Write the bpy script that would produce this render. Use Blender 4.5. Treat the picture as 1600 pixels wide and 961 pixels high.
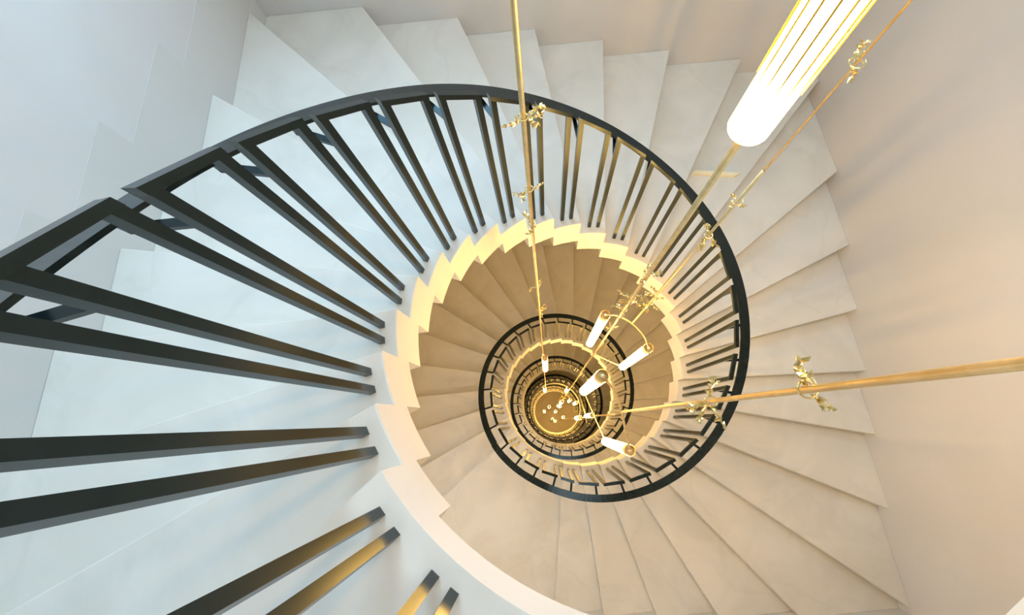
import bpy, bmesh, math, random
from mathutils import Vector, Matrix, Euler
random.seed(7)
scene = bpy.context.scene
COL = scene.collection
for o in list(bpy.data.objects):
    bpy.data.objects.remove(o, do_unlink=True)

# ------------------------------------------------------------------ camera
FPX = 655.304
PITCH, ROLL = 0.262332, 0.086648
CAM = Vector((-0.325909, -0.440000, 1.095073))
cd = bpy.data.cameras.new('camera')
cd.sensor_fit = 'HORIZONTAL'; cd.sensor_width = 36.0; cd.lens = FPX / 1600.0 * 36.0
cd.clip_start = 0.02; cd.clip_end = 100
co = bpy.data.objects.new('camera', cd); COL.objects.link(co)
rot = Matrix.Rotation(PITCH, 3, 'X') @ Matrix.Rotation(ROLL, 3, 'Y')
co.matrix_world = Matrix.Translation(CAM) @ rot.to_4x4()
scene.camera = co

# ------------------------------------------------------------------ world, light, exposure
w = bpy.data.worlds.new('sky'); scene.world = w; w.use_nodes = True
bg = w.node_tree.nodes['Background']
bg.inputs[0].default_value = (0.55, 0.75, 1.0, 1); bg.inputs[1].default_value = 1.0
CEIL = 3.4
FILL_HOLE = (-1.0, -0.6, 1.6, 1.6)            # added opening for the overhead fill light, x0, y0, x1, y1 in the ceiling
ld = bpy.data.lights.new('overhead_fill', 'AREA'); ld.shape = 'RECTANGLE'  # unseen area light, added above the well as general fill
ld.size = FILL_HOLE[2] - FILL_HOLE[0]; ld.size_y = FILL_HOLE[3] - FILL_HOLE[1]
ld.energy = 112; ld.color = (0.84, 0.92, 1.0)
lo = bpy.data.objects.new('overhead_fill', ld); COL.objects.link(lo)
lo.location = ((FILL_HOLE[0]+FILL_HOLE[2])/2, (FILL_HOLE[1]+FILL_HOLE[3])/2, CEIL+0.05)
LAMP_COL = (1.0, 0.57, 0.14); LAMP_STR = 48.0
WIN_COL = (0.36, 0.68, 1.0); WIN_STR = [11.5, 4.0]   # daylight seen through the upper window and the landing windows
vs = scene.view_settings
vs.view_transform = 'Standard'; vs.look = 'None'; vs.gamma = 1.0; vs.use_curve_mapping = False
vs.exposure = -0.30

# ------------------------------------------------------------------ materials
def mat(name, base, rough=0.6, metal=0.0, spec=0.5, noise=None, bump=0.0, emit=None):
    m = bpy.data.materials.new(name); m.use_nodes = True
    nt = m.node_tree; b = nt.nodes['Principled BSDF']
    b.inputs['Base Color'].default_value = (*base, 1)
    b.inputs['Roughness'].default_value = rough; b.inputs['Metallic'].default_value = metal
    b.inputs['Specular IOR Level'].default_value = spec
    if emit:
        b.inputs['Emission Color'].default_value = (*emit[0], 1)
        b.inputs['Emission Strength'].default_value = emit[1]
    if noise:
        tc = nt.nodes.new('ShaderNodeTexCoord')
        n = nt.nodes.new('ShaderNodeTexNoise'); n.inputs['Scale'].default_value = noise[1]
        n.inputs['Detail'].default_value = 6; n.inputs['Distortion'].default_value = noise[3] if len(noise) > 3 else 0.4
        r = nt.nodes.new('ShaderNodeValToRGB')
        r.color_ramp.elements[0].position = 0.35; r.color_ramp.elements[1].position = 0.65
        r.color_ramp.elements[0].color = (*noise[0], 1); r.color_ramp.elements[1].color = (*base, 1)
        nt.links.new(tc.outputs['Object'], n.inputs['Vector'])
        nt.links.new(n.outputs['Fac'], r.inputs['Fac'])
        nt.links.new(r.outputs['Color'], b.inputs['Base Color'])
        if bump:
            n2 = nt.nodes.new('ShaderNodeTexNoise'); n2.inputs['Scale'].default_value = noise[2]; n2.inputs['Detail'].default_value = 5
            nt.links.new(tc.outputs['Object'], n2.inputs['Vector'])
            bp = nt.nodes.new('ShaderNodeBump'); bp.inputs['Strength'].default_value = bump; bp.inputs['Distance'].default_value = 0.01
            nt.links.new(n2.outputs['Fac'], bp.inputs['Height'])
            nt.links.new(bp.outputs['Normal'], b.inputs['Normal'])
    return m
M_TREAD = mat('pale_stone_tread', (0.80, 0.77, 0.69), 0.45, noise=((0.72, 0.69, 0.61), 1.6, 14, 1.5), bump=0.10)
def add_veins(m, amount):
    nt = m.node_tree; b = nt.nodes['Principled BSDF']; src = b.inputs['Base Color'].links[0].from_socket
    tc = nt.nodes.new('ShaderNodeTexCoord'); n = nt.nodes.new('ShaderNodeTexNoise')
    n.inputs['Scale'].default_value = 0.9; n.inputs['Detail'].default_value = 5; n.inputs['Distortion'].default_value = 0.6
    sub = nt.nodes.new('ShaderNodeMath'); sub.operation = 'SUBTRACT'; sub.inputs[1].default_value = 0.5
    ab = nt.nodes.new('ShaderNodeMath'); ab.operation = 'ABSOLUTE'
    mr = nt.nodes.new('ShaderNodeMapRange'); mr.inputs['From Max'].default_value = 0.02
    mr.inputs['To Min'].default_value = amount; mr.inputs['To Max'].default_value = 0.0
    mx = nt.nodes.new('ShaderNodeMix'); mx.data_type = 'RGBA'; mx.blend_type = 'MULTIPLY'
    mx.inputs['B'].default_value = (0.62, 0.62, 0.58, 1)
    nt.links.new(tc.outputs['Object'], n.inputs['Vector']); nt.links.new(n.outputs['Fac'], sub.inputs[0])
    nt.links.new(sub.outputs[0], ab.inputs[0]); nt.links.new(ab.outputs[0], mr.inputs['Value'])
    nt.links.new(mr.outputs['Result'], mx.inputs['Factor']); nt.links.new(src, mx.inputs['A'])
    nt.links.new(mx.outputs['Result'], b.inputs['Base Color'])
add_veins(M_TREAD, 0.11)
M_PLASTER = mat('white_plaster', (0.82, 0.79, 0.74), 0.8, noise=((0.76, 0.73, 0.68), 2.0, 30), bump=0.06)
M_WALL = mat('wall_plaster', (0.70, 0.695, 0.68), 0.75, noise=((0.665, 0.655, 0.635), 1.2, 22), bump=0.08)
M_METAL = mat('dark_painted_steel', (0.007, 0.014, 0.015), 0.23, spec=0.40, noise=((0.005, 0.010, 0.011), 30, 90))
M_METAL.node_tree.nodes['Principled BSDF'].inputs['Specular Tint'].default_value = (0.75, 0.95, 1.0, 1)
M_BRASS = mat('brushed_brass', (0.90, 0.72, 0.40), 0.38, 1.0, noise=((0.80, 0.60, 0.28), 40, 60), bump=0.02)
M_SKIRT = mat('skirting_plaster', (0.675, 0.67, 0.64), 0.75, noise=((0.645, 0.64, 0.605), 1.5, 22), bump=0.06)
M_LEAF = mat('gilded_leaf', (0.92, 0.74, 0.36), 0.22, 1.0, noise=((0.72, 0.50, 0.16), 60, 90), bump=0.1)
M_LAMP = mat('lit_glass_tube', (0.9, 0.85, 0.7), 0.3, emit=(LAMP_COL, LAMP_STR))
M_RIB = mat('amber_glass_rib', (0.75, 0.42, 0.08), 0.3)
M_STRIP = mat('cream_painted_wood', (0.95, 0.88, 0.62), 0.5, noise=((0.9, 0.82, 0.55), 12, 40))
M_SKYU = mat('daylight_pane_upper', (0.8, 0.9, 1.0), 0.1, emit=(WIN_COL, WIN_STR[0]))
M_SKYL = mat('daylight_pane', (0.8, 0.9, 1.0), 0.1, emit=((0.75, 0.87, 1.0), WIN_STR[1]))
M_WHITE = mat('white_gloss_paint', (0.85, 0.85, 0.83), 0.35)
M_CAP = mat('cream_glass_cap', (0.95, 0.74, 0.38), 0.35)
M_FLOOR = mat('ground_stone', (0.66, 0.60, 0.50), 0.3, noise=((0.58, 0.52, 0.42), 1.2, 12), bump=0.03)

# ------------------------------------------------------------------ helpers
def link(o, parent=None):
    COL.objects.link(o)
    if parent: o.parent = parent
    return o
def empty(name, loc=(0, 0, 0)):
    o = bpy.data.objects.new(name, None); o.location = loc; o.empty_display_size = 0.1
    return link(o)
def tag(o, label, cat, group=None, kind=None):
    if label: o['label'] = label
    if cat: o['category'] = cat
    if group: o['group'] = group
    if kind: o['kind'] = kind
    return o
def mesh(name, verts, faces, mats, fmat=None, smooth=False, arris=0.0):
    me = bpy.data.meshes.new(name); me.from_pydata([tuple(v) for v in verts], [], faces)
    for m in (mats if isinstance(mats, (list, tuple)) else [mats]): me.materials.append(m)
    bm = bmesh.new(); bm.from_mesh(me)
    bm.faces.ensure_lookup_table()
    if fmat:
        for i, f in enumerate(bm.faces): f.material_index = fmat[i]
    bmesh.ops.recalc_face_normals(bm, faces=bm.faces)
    if arris:                               # softened upper edges of a stone block
        zt = max(v.co.z for v in bm.verts)
        ed = [e for e in bm.edges if all(abs(v.co.z-zt) < 1e-5 for v in e.verts) and e.calc_length() > 0.01]
        bmesh.ops.bevel(bm, geom=ed, offset=arris, segments=2, profile=0.6, affect='EDGES', clamp_overlap=True)
    if smooth:
        for f in bm.faces: f.smooth = True
    bm.to_mesh(me); bm.free()
    return me
def obj(name, me, parent=None, loc=None):
    o = bpy.data.objects.new(name, me); link(o, parent)
    if loc: o.location = loc
    return o
def e2(a): return Vector((math.cos(a), math.sin(a)))
def clip(poly, lines):
    # convex clip: keep n.p <= c
    for n, c in lines:
        out = []
        for i, p in enumerate(poly):
            q = poly[(i+1) % len(poly)]
            dp, dq = n.dot(p)-c, n.dot(q)-c
            if dp <= 1e-9: out.append(p)
            if (dp < -1e-9 and dq > 1e-9) or (dp > 1e-9 and dq < -1e-9):
                out.append(p+(q-p)*(dp/(dp-dq)))
        poly = out
    return poly
def prism(poly, z0, z1, inner_r=None, mats=None):
    n = len(poly); mats = mats or [M_TREAD, M_PLASTER]
    vs_ = [(p.x, p.y, z0) for p in poly]+[(p.x, p.y, z1) for p in poly]
    fs = [list(range(n))[::-1], list(range(n, 2*n))]; fm = [1, 0]
    for i in range(n):
        j = (i+1) % n
        fs.append([i, j, n+j, n+i])
        inn = inner_r and abs(poly[i].length-inner_r) < 2e-3 and abs(poly[j].length-inner_r) < 2e-3
        fm.append(1 if inn else 0)
    return vs_, fs, fm
def tube(pts, rad, seg=8, caps=True):
    pts = [Vector(p) for p in pts]; vs_, fs = [], []
    rads = rad if isinstance(rad, (list, tuple)) else [rad]*len(pts)
    prev = None
    for i, p in enumerate(pts):
        t = (pts[min(i+1, len(pts)-1)]-pts[max(i-1, 0)]).normalized()
        a = prev if prev else (Vector((1, 0, 0)) if abs(t.x) < 0.9 else Vector((0, 1, 0)))
        a = (a-t*a.dot(t)).normalized(); b = t.cross(a); prev = a
        for s in range(seg):
            an = 2*math.pi*s/seg
            vs_.append(p+(a*math.cos(an)+b*math.sin(an))*rads[i])
    for i in range(len(pts)-1):
        for s in range(seg):
            fs.append([i*seg+s, i*seg+(s+1) % seg, (i+1)*seg+(s+1) % seg, (i+1)*seg+s])
    if caps:
        fs.append(list(range(seg))[::-1]); fs.append([(len(pts)-1)*seg+s for s in range(seg)])
    return vs_, fs
def merge(parts):
    V, F = [], []
    for v, f in parts:
        o = len(V); V += list(v); F += [[i+o for i in q] for q in f]
    return V, F
def boxbar(p, q, side, w_, h_, ext=0.0):
    # bar from p to q, section w_ along `side`, h_ along the third axis, centred
    p, q = Vector(p), Vector(q); t = (q-p).normalized(); p = p-t*ext; q = q+t*ext
    s = (side-t*side.dot(t)).normalized(); u = t.cross(s)
    V = []
    for c in (p, q):
        for a, b in ((-1, -1), (1, -1), (1, 1), (-1, 1)):
            V.append(c+s*(a*w_/2)+u*(b*h_/2))
    F = [[0, 1, 2, 3][::-1], [4, 5, 6, 7], [0, 1, 5, 4], [1, 2, 6, 5], [2, 3, 7, 6], [3, 0, 4, 7]]
    return V, F

# ------------------------------------------------------------------ stair geometry constants
RIN = 0.9394
D = math.radians(12.1815); TH0 = math.radians(217.454)
EPS = math.radians(5.3)
NST = 27
ZN = [0.0]
for k in range(1, NST+1): ZN.append(ZN[-1]-(0.170 if k <= 17 else 0.152))
TURN = ZN[-1]
NTURN = 5; LAST = 19
GROUND = TURN*(NTURN-1)+ZN[LAST]
LEND = TH0-2*math.pi                       # angle where the landing meets the next flight
# room: n.p <= c
def line(px, py, nx, ny):
    n = Vector((nx, ny)).normalized(); return (n, n.dot(Vector((px, py))))
ROOM = [line(2.60, 0, 1, 0.147), line(0, 2.755, -0.05, 1), line(-2.44, 0, -1, -0.05), line(0, -2.47, 0.147, -1)]
def isect(a, b):
    (n, c), (m, d) = a, b; det = n.x*m.y-n.y*m.x
    return Vector(((c*m.y-d*n.y)/det, (n.x*d-m.x*c)/det))
C_TR = isect(ROOM[0], ROOM[1]); C_TL = isect(ROOM[1], ROOM[2]); C_BL = isect(ROOM[2], ROOM[3]); C_BR = isect(ROOM[3], ROOM[0])
def wedge(a0, a1, eps0=EPS, eps1=EPS, seg=4, grow=0.0):
    arc = [e2(a0+(a1-a0)*i/seg)*RIN for i in range(seg+1)]
    far1 = arc[-1]+e2(a1+eps1)*8; far0 = arc[0]+e2(a0+eps0)*8
    return clip(arc+[far1, far0], ROOM)

# ------------------------------------------------------------------ room shell
def wall(name, a, b, z0, z1, th=0.2):
    d = (b-a).normalized(); n = Vector((d.y, -d.x))         # outward for clockwise order
    poly = [a-d*th, b+d*th, b+d*th+n*th, a-d*th+n*th]
    # inner face touches the room line; ends run past the corners outside
    poly = [a, b, b+n*th+d*th, a+n*th-d*th]
    v, f, fm = prism(poly, z0, z1, None, [M_WALL, M_WALL])
    return tag(obj(name, mesh(name, v, f, M_WALL)), None, None, kind='structure')
Z0 = GROUND
# room is walked counter-clockwise TR -> TL -> BL -> BR, outward normal on the right-hand side
WTH = 0.35; WIN1 = (1.20, 2.1, 0.65, 2.90)          # centre along the wall, width, sill, head
def back_wall():
    n, c = ROOM[1]; d = Vector((-n.y, n.x)); b = n*c
    ua, ub = d.dot(C_TR), d.dot(C_TL); w0, w1 = WIN1[0]-WIN1[1]/2, WIN1[0]+WIN1[1]/2
    parts = []
    for u0, u1, za, zb in ((ua-.3, ub+.3, Z0, WIN1[2]), (ua-.3, ub+.3, WIN1[3], CEIL), (ua-.3, w0, WIN1[2], WIN1[3]), (w1, ub+.3, WIN1[2], WIN1[3])):
        v, f, _ = prism([b+d*u0, b+d*u1, b+d*u1+n*WTH, b+d*u0+n*WTH], za, zb); parts.append((v, f))
    V, F = merge(parts)
    return tag(obj('wall_back', mesh('wall_back', V, F, M_WALL)), None, None, kind='structure')
wall_top = back_wall()
wall_left = wall('wall_left', C_TL, C_BL, Z0, CEIL)
wall_bot = wall('wall_front', C_BL, C_BR, Z0, CEIL)
wall_right = wall('wall_right', C_BR, C_TR, Z0, CEIL)
fl = prism([C_TR, C_TL, C_BL, C_BR], Z0-0.25, Z0)
tag(obj('floor', mesh('floor', fl[0], fl[1], M_FLOOR)), None, None, kind='structure')
# ceiling with an added opening for the fill light (four slabs joined round the hole)
x0, y0, x1, y1 = FILL_HOLE
rl = [(-3.4, -3.6, 3.6, y0), (-3.4, y1, 3.6, 3.4), (-3.4, y0, x0, y1), (x1, y0, 3.6, y1)]
parts = []
for a, b, c, d in rl:
    v, f, _ = prism([Vector((a, b)), Vector((c, b)), Vector((c, d)), Vector((a, d))], CEIL, CEIL+0.2)
    parts.append((v, f))
V, F = merge(parts)
tag(obj('ceiling', mesh('ceiling', V, F, M_WALL)), None, None, kind='structure')

# windows: white frames with bright daylight panes
def window(name, wl, centre, width, z0, z1, pane_mat, cols=2, back=0.0):
    n, c = ROOM[wl]; d = Vector((-n.y, n.x)); inn = -n
    base = d*centre+n*(c+back)
    def bx(u0, u1, za, zb, t0, t1):
        v, f, _ = prism([base+d*u0+inn*t0, base+d*u1+inn*t0, base+d*u1+inn*t1, base+d*u0+inn*t1], za, zb); return v, f
    h = width/2
    root = obj(name, mesh('window_frame', *merge([bx(-h-.07, -h, z0-.07, z1+.07, 0, .04), bx(h, h+.07, z0-.07, z1+.07, 0, .04),
                bx(-h, h, z0-.07, z0, 0, .04), bx(-h, h, z1, z1+.07, 0, .04)]), M_WHITE))
    tag(root, None, None, kind='structure')
    w_ = width/cols
    for i in range(cols):
        obj('pane', mesh('pane', *bx(-h+i*w_+.001, -h+(i+1)*w_-.001, z0, z1, 0.001, .01), pane_mat), root)
        if i: obj('mullion', mesh('mullion', *bx(-h+i*w_-.02, -h+i*w_+.02, z0, z1, 0.012, .035), M_WHITE), root)
    return root
window('window_1', 1, WIN1[0], WIN1[1]-.14, WIN1[2]+.07, WIN1[3]-.07, M_SKYU, 3, 0.30)
for t in range(1, 3):
    window('window_%d' % (t+1), 2, 1.35, 1.5, TURN*t+0.9, TURN*t+2.7, M_SKYL, 2)

# top-floor gallery slab round the well, in two depths as in the photograph
A_STEP = math.radians(-131.8)
gal = empty('upper_floor_gallery', (0, 0, 0))
tag(gal, None, None, kind='structure'); gal.name = 'floor_gallery'
arc = [e2(math.radians(-98)+(A_STEP-math.radians(-98))*i/10)*RIN for i in range(11)]
poly = clip([Vector(q) for q in ((8, -0.32), (1.43, -0.32), (0.75, -0.86), (0.55, -1.02), (0.2, -1.05), (0.0, -0.98))]+arc
            + [arc[-1]+e2(A_STEP+EPS)*8, Vector((8, -8))], ROOM)
v, f, fm = prism(poly, -0.145, 0, RIN)
obj('slab', mesh('gallery_slab', v, f, [M_TREAD, M_PLASTER], fm), gal)
poly = wedge(A_STEP, TH0-2*math.pi, EPS, EPS, 4)
v, f, fm = prism(poly, -0.29, 0, RIN)
obj('slab', mesh('gallery_slab_end', v, f, [M_TREAD, M_PLASTER], fm), gal)

# ------------------------------------------------------------------ stair flights
step_mesh = []
for k in range(1, NST):
    poly = wedge(TH0-(k-1)*D, TH0-k*D)
    v, f, fm = prism(poly, ZN[k]-0.295, ZN[k], RIN)
    step_mesh.append(mesh('step', v, f, [M_TREAD, M_PLASTER], fm, arris=0.006))
poly = wedge(TH0-(NST-1)*D, A_STEP, EPS, EPS, 10)
v, f, fm = prism(poly, TURN-0.145, TURN, RIN); land_a = mesh('landing', v, f, [M_TREAD, M_PLASTER], fm)
poly = wedge(A_STEP, LEND, EPS, EPS, 4)
v, f, fm = prism(poly, TURN-0.29, TURN, RIN); land_b = mesh('landing_end', v, f, [M_TREAD, M_PLASTER], fm)
ORD = ['uppermost', 'second', 'third', 'fourth', 'lowest']
FL_LABEL = ['pale stone stair flight nearest the camera, filling the top and sides of the picture',
            'second stair flight down, amber-lit treads just inside the large white zigzag edge',
            'third stair flight down, thin cream zigzag ring inside the second dark handrail circle',
            'fourth stair flight down, narrow amber ring near the bottom of the well',
            'lowest stair flight, dark jagged steps ending on the round ground floor']
for t in range(NTURN):
    fr = empty('stair_flight', (0, 0, TURN*t))
    tag(fr, FL_LABEL[t], 'staircase', 'flights of the spiral stair')
    last = NST-1 if t < NTURN-1 else LAST-1
    for k in range(last): obj('step', step_mesh[k], fr)
    if t < NTURN-1:
        obj('landing', land_a, fr); obj('landing', land_b, fr)

# ------------------------------------------------------------------ railing
RP, HPU, HPL = 1.0, 1.050, 1.105                        # post radius, height of the frames above the tread
RR, HR = 1.142, 0.835                      # handrail centre radius, height over the pitch line
SEC = 0.025
LAND_PAIRS = [(-101.0, -104.35), (-112.1, -115.5), (-123.29, -126.67), (-134.38, -137.84)]
def ang_k(k): return TH0-k*D
def pitch(u):
    # z of the pitch line at descent angle u (radians after the first nosing, may be negative or > one turn)
    t = math.floor(u/(2*math.pi)); v_ = u-t*2*math.pi; k = v_/D
    if k >= NST-1:
        # last riser eases onto the landing
        a = min(1.0, (k-(NST-1))/0.8); z = ZN[NST-1]+(ZN[NST]-ZN[NST-1])*a
        z += 0.0
    else:
        i = int(k); z = ZN[i]+(ZN[i+1]-ZN[i])*(k-i)
    return z+t*TURN
HK = [(0, .90), (4, .92), (7.5, .905), (10, .85), (12, .81), (20, .805), (24, .85), (27, .86), (29.6, .88)]
def rail_z(a):
    return pitch(TH0-a)+HR
def rail_z_top(a):                         # the handrail of the uppermost flight rides a little higher at its upper end
    u = TH0-a; k = max(0.0, min(29.5, u/D))
    for (k0, h0), (k1, h1) in zip(HK, HK[1:]):
        if k0 <= k <= k1: return pitch(u)+h0+(h1-h0)*(k-k0)/(k1-k0)
    return pitch(u)+HK[-1][1]
# units of two posts: (angle_first, angle_second, foot z)
units = []
for j in range(1, NST):
    units.append((ang_k(j-1+0.38), ang_k(j-1+0.685), ZN[j]))
for a, b in LAND_PAIRS: units.append((math.radians(a), math.radians(b), TURN))
def post_mesh(a, zf, zt):
    r = e2(a); p = r*RP
    return mesh('post', *boxbar((p.x, p.y, zf), (p.x, p.y, zt), Vector((r.x, r.y, 0)), SEC, SEC), M_METAL)
def bar_mesh(a, za, b, zb):
    p, q = e2(a)*RP, e2(b)*RP; t = (q-p).normalized(); n = Vector((t.y, -t.x)); L = (q-p).length
    g = (zb-za)/L; x_ = SEC*0.52; hw = SEC/2+0.001; V = []
    for c, sgn, z in ((p, -1, za), (q, 1, zb)):
        c2 = c+t*(sgn*x_); z2 = z+g*sgn*x_
        for side, dz in ((-1, -SEC), (1, -SEC), (1, 0), (-1, 0)):
            V.append((c2.x+n.x*side*hw, c2.y+n.y*side*hw, z2+dz))
    F = [[3, 2, 1, 0], [4, 5, 6, 7], [0, 1, 5, 4], [1, 2, 6, 5], [2, 3, 7, 6], [3, 0, 4, 7]]
    return mesh('frame_bar', V, F, M_METAL)
def bracket_mesh(a, zr):
    r = e2(a); zz = zr-0.05
    p, q = r*(RP+SEC/2), r*(RR+0.006); R3 = Vector((-r.y, r.x, 0))
    A = boxbar((p.x, p.y, zz), (q.x, q.y, zz), R3, 0.020, 0.012)
    q2 = r*RR
    B = boxbar((q2.x, q2.y, zz-0.006), (q2.x, q2.y, zr-0.012), R3, 0.020, 0.012)
    return mesh('bracket', *merge([A, B]), M_METAL)
def frame_parts(u, v_, rz):
    # frame from the second post of unit u to the first post of unit v_
    a, za = u[1], u[2]; b, zb = v_[0], v_[2]
    return (bar_mesh(a, za+HPU, b, zb+HPL), post_mesh(a, za, za+HPU-SEC*0.4), post_mesh(b, zb, zb+HPL-SEC*0.4), bracket_mesh(a, rz(a)))
def rail_mesh(a0, a1, rz=rail_z, step=2.0):
    n = max(2, int(abs(math.degrees(a1-a0))/step)); V, F = [], []
    for i in range(n+1):
        a = a0+(a1-a0)*i/n; r = e2(a)
        # smooth the pitch line a little
        z = sum(rz(a+math.radians(s)) for s in (-9, -6, -3, 0, 3, 6, 9))/7
        for rr, dz in ((RR-0.034, 0), (RR+0.034, 0), (RR+0.034, -0.014), (RR-0.034, -0.014)):
            V.append((r.x*rr, r.y*rr, z+dz))
    for i in range(n):
        for s in range(4):
            F.append([i*4+s, i*4+(s+1) % 4, i*4+4+(s+1) % 4, i*4+4+s])
    F.append([3, 2, 1, 0]); F.append([n*4+s for s in range(4)])
    return mesh('handrail', V, F, M_METAL)
frames, frames_top = [], []
for i in range(len(units)):
    u = units[i]
    nx = units[i+1] if i+1 < len(units) else (units[0][0]-2*math.pi, 0, units[0][2]+TURN)
    if nx[0] > u[1]+math.pi: nx = (nx[0]-2*math.pi, nx[1], nx[2])
    frames.append(frame_parts(u, nx, rail_z)); frames_top.append(frame_parts(u, nx, rail_z_top))
rail_full = rail_mesh(TH0, TH0-2*math.pi)
def add_frame(fp, parent):
    b = obj('frame_bar', fp[0], parent)
    obj('post', fp[1], b); obj('post', fp[2], b); obj('bracket', fp[3], b)
RL_LABEL = ['large dark steel railing sweeping from the left edge round the nearest flight',
            'second dark railing circle down, with a blue sheen on its left side',
            'third dark railing circle down, inside the thin cream zigzag edge',
            'fourth railing circle down, small and brown among the amber rings',
            'lowest railing, smallest brown ring beside the round ground floor']
for t in range(NTURN):
    ra = empty('stair_railing', (0, 0, TURN*t))
    tag(ra, RL_LABEL[t], 'railing', 'railings of the spiral stair')
    if t < NTURN-1:
        obj('handrail', rail_full if t else rail_mesh(TH0, TH0-2*math.pi, rail_z_top), ra)
        for fp in (frames if t else frames_top): add_frame(fp, ra)
    else:
        obj('handrail', rail_mesh(TH0, ang_k(LAST-1+0.2)), ra)
        for fp in frames[:LAST-2]: add_frame(fp, ra)
    if t == 0:
        # gallery part of the railing on the top floor, behind and below the camera
        prs = LAND_PAIRS
        us = [(math.radians(a)+2*math.pi, math.radians(b)+2*math.pi, 0.0) for a, b in prs]
        for i in range(len(us)):
            nx = us[i+1] if i+1 < len(us) else units[0]
            a, b = us[i][1], nx[0]
            hl = HPL if nx[2] < 0 else HPU
            fp = (bar_mesh(a, HPU, b, nx[2]+hl), post_mesh(a, 0, HPU-SEC*0.4), post_mesh(b, nx[2], nx[2]+hl-SEC*0.4), bracket_mesh(a, 0.90))
            add_frame(fp, ra)
        V, F = [], []
        a0, a1 = math.radians(-98+360), TH0; n = 30
        zend = sum(rail_z_top(TH0+math.radians(s)) for s in (-9, -6, -3, 0, 3, 6, 9))/7
        for i in range(n+1):
            a = a0+(a1-a0)*i/n; r = e2(a); z = 0.90+(zend-0.90)*max(0, (i/n-0.7)/0.3)
            for rr, dz in ((RR-0.034, 0), (RR+0.034, 0), (RR+0.034, -0.014), (RR-0.034, -0.014)): V.append((r.x*rr, r.y*rr, z+dz))
        for i in range(n):
            for s in range(4): F.append([i*4+s, i*4+(s+1) % 4, i*4+4+(s+1) % 4, i*4+4+s])
        F.append([3, 2, 1, 0]); F.append([n*4+s for s in range(4)])
        obj('handrail', mesh('handrail_gallery', V, F, M_METAL), ra)

# stepped skirting on the left wall beside the upper treads
nL = -ROOM[2][0]; dL = Vector((-nL.y, nL.x))
def hit_left(k):
    p = e2(TH0-k*D)*RIN; d = e2(TH0-k*D+EPS); n, c = ROOM[2]
    return p+d*((c-n.dot(p))/n.dot(d))
for k in range(2, 8):
    a = hit_left(k-1); b = hit_left(k) if k < 7 else C_TL
    v, f, fm = prism([a, b, b+nL*0.0018, a+nL*0.0018], ZN[k], ZN[k]+0.40)
    obj('skirting_board', mesh('skirting_board', v, f, M_SKIRT), wall_left)

# loose cream strip lying on a tread near the handrail
d_ = Vector((1.33-0.96, 1.700-1.735)).normalized(); nrm = Vector((-d_.y, d_.x))
p0 = Vector((0.955, 1.735)); zt = ZN[14]
poly = [p0, p0+d_*0.38, p0+d_*0.42+nrm*0.032, p0+d_*0.03+nrm*0.032]
v, f, fm = prism(poly, zt+0.001, zt+0.031)
so = obj('wooden_strip', mesh('wooden_strip', v, f, M_STRIP))
tag(so, 'short cream strip lying on a tread just outside the dark handrail', 'strip')

# ------------------------------------------------------------------ chandelier
ch = empty('chandelier', (0, 0, CEIL))
tag(ch, 'tall brass chandelier of slim rods, glowing glass tubes and gilded twigs hanging down the well', 'chandelier')
ch.location = (0, 0, 0)
def part(name, vf, m, parent=None, smooth=True):
    return obj(name, mesh(name, vf[0], vf[1], m, smooth=smooth), parent or ch)
def rod(x, y, z0, z1, d):
    return part('rod', tube([(x, y, z0), (x, y, z1)], d/2, 10), M_BRASS)
RA, RB, RC, RD = (-0.380, 0.188), (0.005, 0.037), (0.021, -0.392), (0.167, 0.125)
rod(*RA, -7.0, CEIL-0.02, 0.012)
rod(*RB, -12.5, CEIL-0.02, 0.014)
rod(*RC, -1.0, CEIL-0.02, 0.0105)
rod(*RD, 0.20, CEIL-0.02, 0.0042)
rod(*RD, -1.37, 0.20, 0.009)
part('ceiling_plate', tube([(0, -0.1, CEIL-0.02), (0, -0.1, CEIL)], 0.62, 48), M_BRASS)
def lamp(x, y, zt, zb, d=0.058, ribs=False, seg=20, cap=True):
    r = d/2
    n = 5; prof = [(r*math.sin(i*math.pi/2/n), zb+0.45*r*(1-math.cos(i*math.pi/2/n))) for i in range(n+1)]
    prof.append((r, zt))
    V, F = [], []
    for pr, pz in prof[1:]:
        for s in range(seg):
            an = 2*math.pi*s/seg; V.append((x+pr*math.cos(an), y+pr*math.sin(an), pz))
    V.append((x, y, zb)); c = len(V)-1
    for i in range(len(prof)-2):
        for s in range(seg): F.append([i*seg+s, i*seg+(s+1) % seg, (i+1)*seg+(s+1) % seg, (i+1)*seg+s])
    for s in range(seg): F.append([c, (s+1) % seg, s])
    L = part('lamp_tube', (V, F), M_LAMP)
    if cap:
        part('collar', merge([tube([(x, y, zt), (x, y, zt+0.05)], r*1.04, seg, False), tube([(x, y, zt+0.05), (x, y, zt)], r*0.94, seg, False),
             tube([(x, y, zt+0.004), (x, y, zt+0.014)], r*0.95, seg), tube([(x, y, zt+0.014), (x, y, zt+0.06)], r*0.28, 10)]), M_CAP, L)
    if ribs:
        for s in range(14):
            an = 2*math.pi*(s+0.5)/14
            px_, py_ = x+(r+0.002)*math.cos(an), y+(r+0.002)*math.sin(an)
            part('rib', tube([(px_, py_, zb+0.11), (px_, py_, zb+0.16), (px_, py_, zt)], [0.0005, 0.0016, 0.0024], 6), M_RIB, L)
    return L
lamp(*RB, 1.42, 0.455, 0.067, ribs=True, seg=40)
lamp(0.010, 0.172, -1.40, -2.33)
lamp(0.281, 0.001, -1.54, -2.44)
lamp(-0.095, -0.249, -0.80, -1.73)
lamp(0.091, -0.579, -1.27, -2.19)
lamp(-0.362, 0.145, -3.00, -3.95, 0.056)
lamp(-0.395, 0.120, -6.40, -7.40)
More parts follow.
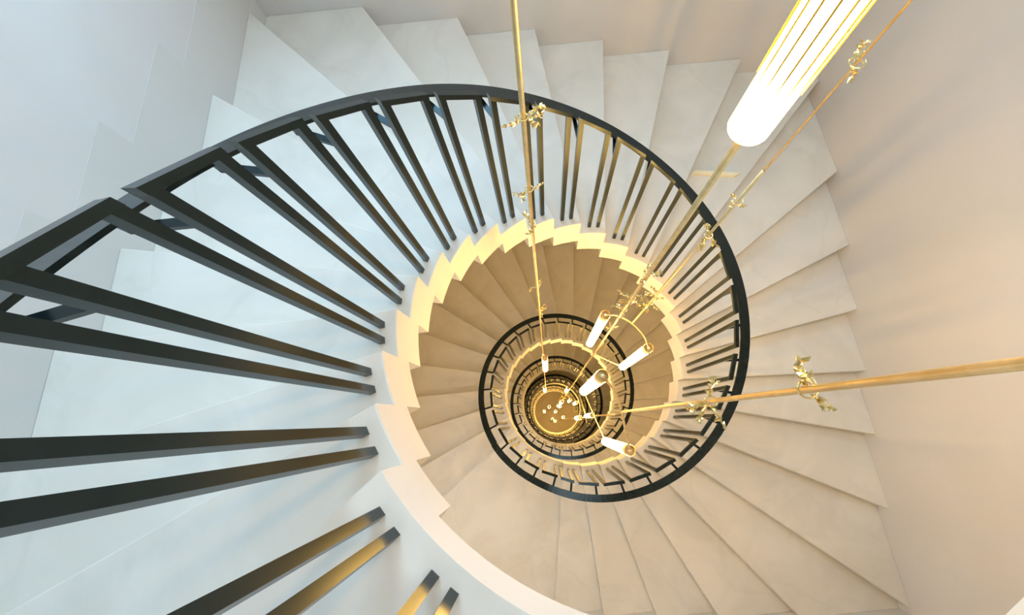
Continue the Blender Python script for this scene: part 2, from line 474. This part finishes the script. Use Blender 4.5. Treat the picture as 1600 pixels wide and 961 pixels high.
for x_, y_, z_, d_l in [(-0.002, 0.087, -6.405, 0.056),
                        (-0.095, -0.121, -6.705, 0.056),
                        (-0.047, -0.102, -9.405, 0.056),
                        (0.142, -0.002, -8.505, 0.056),
                        (0.206, -0.096, -7.505, 0.056),
                        (0.104, -0.393, -5.305, 0.056),
                        (0.188, -0.368, -4.505, 0.056),
                        (-0.041, -0.082, -16.405, 0.1),
                        (-0.496, -0.081, -16.905, 0.1),
                        (-0.157, -0.379, -17.905, 0.1),
                        (-0.054, -0.457, -17.405, 0.1),
                        (0.281, -0.296, -16.905, 0.1),
                        (-0.299, 0.074, -15.905, 0.1),
                        (0.118, 0.23, -18.905, 0.1)]:
    lamp(x_, y_, z_+0.42, z_-0.42, d_l, seg=12)
def hoop(pts, rad=0.006, n=10):
    # smooth curve through the points (Catmull-Rom)
    P = [Vector(p) for p in pts]; P = [P[0]*2-P[1]]+P+[P[-1]*2-P[-2]]; out = []
    for i in range(1, len(P)-2):
        for j in range(n):
            t = j/n; a, b, c, d = P[i-1:i+3]
            out.append(0.5*((2*b)+(c-a)*t+(2*a-5*b+4*c-d)*t*t+(3*b-a-3*c+d)*t**3))
    out.append(P[-2]); return part('hoop', tube(out, rad, 8), M_BRASS)
hoop([(0.010, 0.172, -1.36), (0.085, 0.168, -1.36), (0.167, 0.125, -1.37), (0.245, 0.06, -1.43), (0.281, 0.001, -1.50)])
hoop([(-0.095, -0.249, -0.76), (-0.03, -0.31, -0.84), (0.021, -0.392, -1.0), (0.06, -0.50, -1.12), (0.091, -0.579, -1.22)])
hoop([(0.005, 0.037, -2.0), (0.15, 0.02, -2.25), (0.281, 0.001, -2.45)], 0.005)
hoop([(-0.095, -0.249, -1.73), (-0.05, -0.33, -1.86), (0.03, -0.47, -2.05), (0.091, -0.579, -2.19)], 0.005)
hoop([(0.212, -0.382, -2.505), (0.226, -0.375, -4.105), (0.144, -0.389, -5.905), (-0.04, -0.422, -11.905)], 0.008)
hoop([(0.029, -0.145, -3.905), (0.093, -0.304, -4.105), (0.144, -0.466, -4.305)], 0.006)
for (x, y, z0, z1) in [(-0.362, 0.145, -3.0, -2.9), (-0.395, 0.12, -6.35, -6.25)]:
    part('arm', tube([(RA[0], RA[1], z1), (x, y, z1), (x, y, z0)], 0.005, 8), M_BRASS)

def twig(x, y, z, size, seed):
    rg = random.Random(seed); parts = []
    def leaf(p, d, L, Wd):
        d = d.normalized(); a = d.orthogonal().normalized(); a = Matrix.Rotation(rg.uniform(0, 6.28), 3, d) @ a; b = d.cross(a)
        t = 0.0035
        V = [p, p+d*L*0.35+a*Wd, p+d*L+b*t*2, p+d*L*0.35-a*Wd, p+d*L*0.4+b*t*2.2, p+d*L*0.4-b*t]
        F = [[0, 1, 4], [1, 2, 4], [2, 3, 4], [3, 0, 4], [1, 0, 5], [2, 1, 5], [3, 2, 5], [0, 3, 5]]
        return V, F
    # ring wrapped round the rod
    ring = [(x+0.012*math.cos(a), y+0.012*math.sin(a), z+0.006*a/6.28) for a in [i*0.6 for i in range(12)]]
    parts.append(tube(ring, size*0.035, 6))
    for k in range(rg.randint(3, 4)):
        a = rg.uniform(0, 6.28); d = Vector((math.cos(a), math.sin(a), rg.uniform(-0.5, 0.5)))
        p = Vector((x, y, z)); pts = [p+d*0.008]
        for i in range(4):
            d = (d+Vector((rg.uniform(-.5, .5), rg.uniform(-.5, .5), rg.uniform(-.5, .5)))).normalized()
            pts.append(pts[-1]+d*size*rg.uniform(0.17, 0.28))
        parts.append(tube(pts, [size*0.05, size*0.045, size*0.04, size*0.03, size*0.02], 6))
        for q in pts[1:]:
            for _ in range(2):
                dd = (d+Vector((rg.uniform(-1, 1), rg.uniform(-1, 1), rg.uniform(-1, 1)))).normalized()
                parts.append(leaf(q, dd, size*rg.uniform(0.2, 0.34), size*rg.uniform(0.06, 0.11)))
    part('gilded_twig', merge(parts), M_LEAF, smooth=False)
TW = [(*RA, 0.33, .042), (*RA, 0.04, .038), (*RA, -0.175, .042), (*RA, -0.86, .036), (*RA, -1.33, .042),
      (*RD, 0.50, .032), (*RD, 0.06, .020), (*RD, -0.15, .045), (*RD, -0.80, .045), (*RD, -0.92, .042),
      (*RC, 0.487, .040), (*RC, 0.14, .050),
      (*RB, -0.28, .050), (*RB, -0.54, .055), (*RB, -0.60, .050), (*RB, -0.72, .050), (*RB, -1.1, .035)]
for i, t in enumerate(TW): twig(t[0], t[1], t[2], t[3], 11+i*3)
for i, q in enumerate([(-0.325, -0.06, -10.905), (-0.161, -0.414, -12.905), (-0.045, 0.046, -7.905)]): twig(*q, 0.12, 90+i)
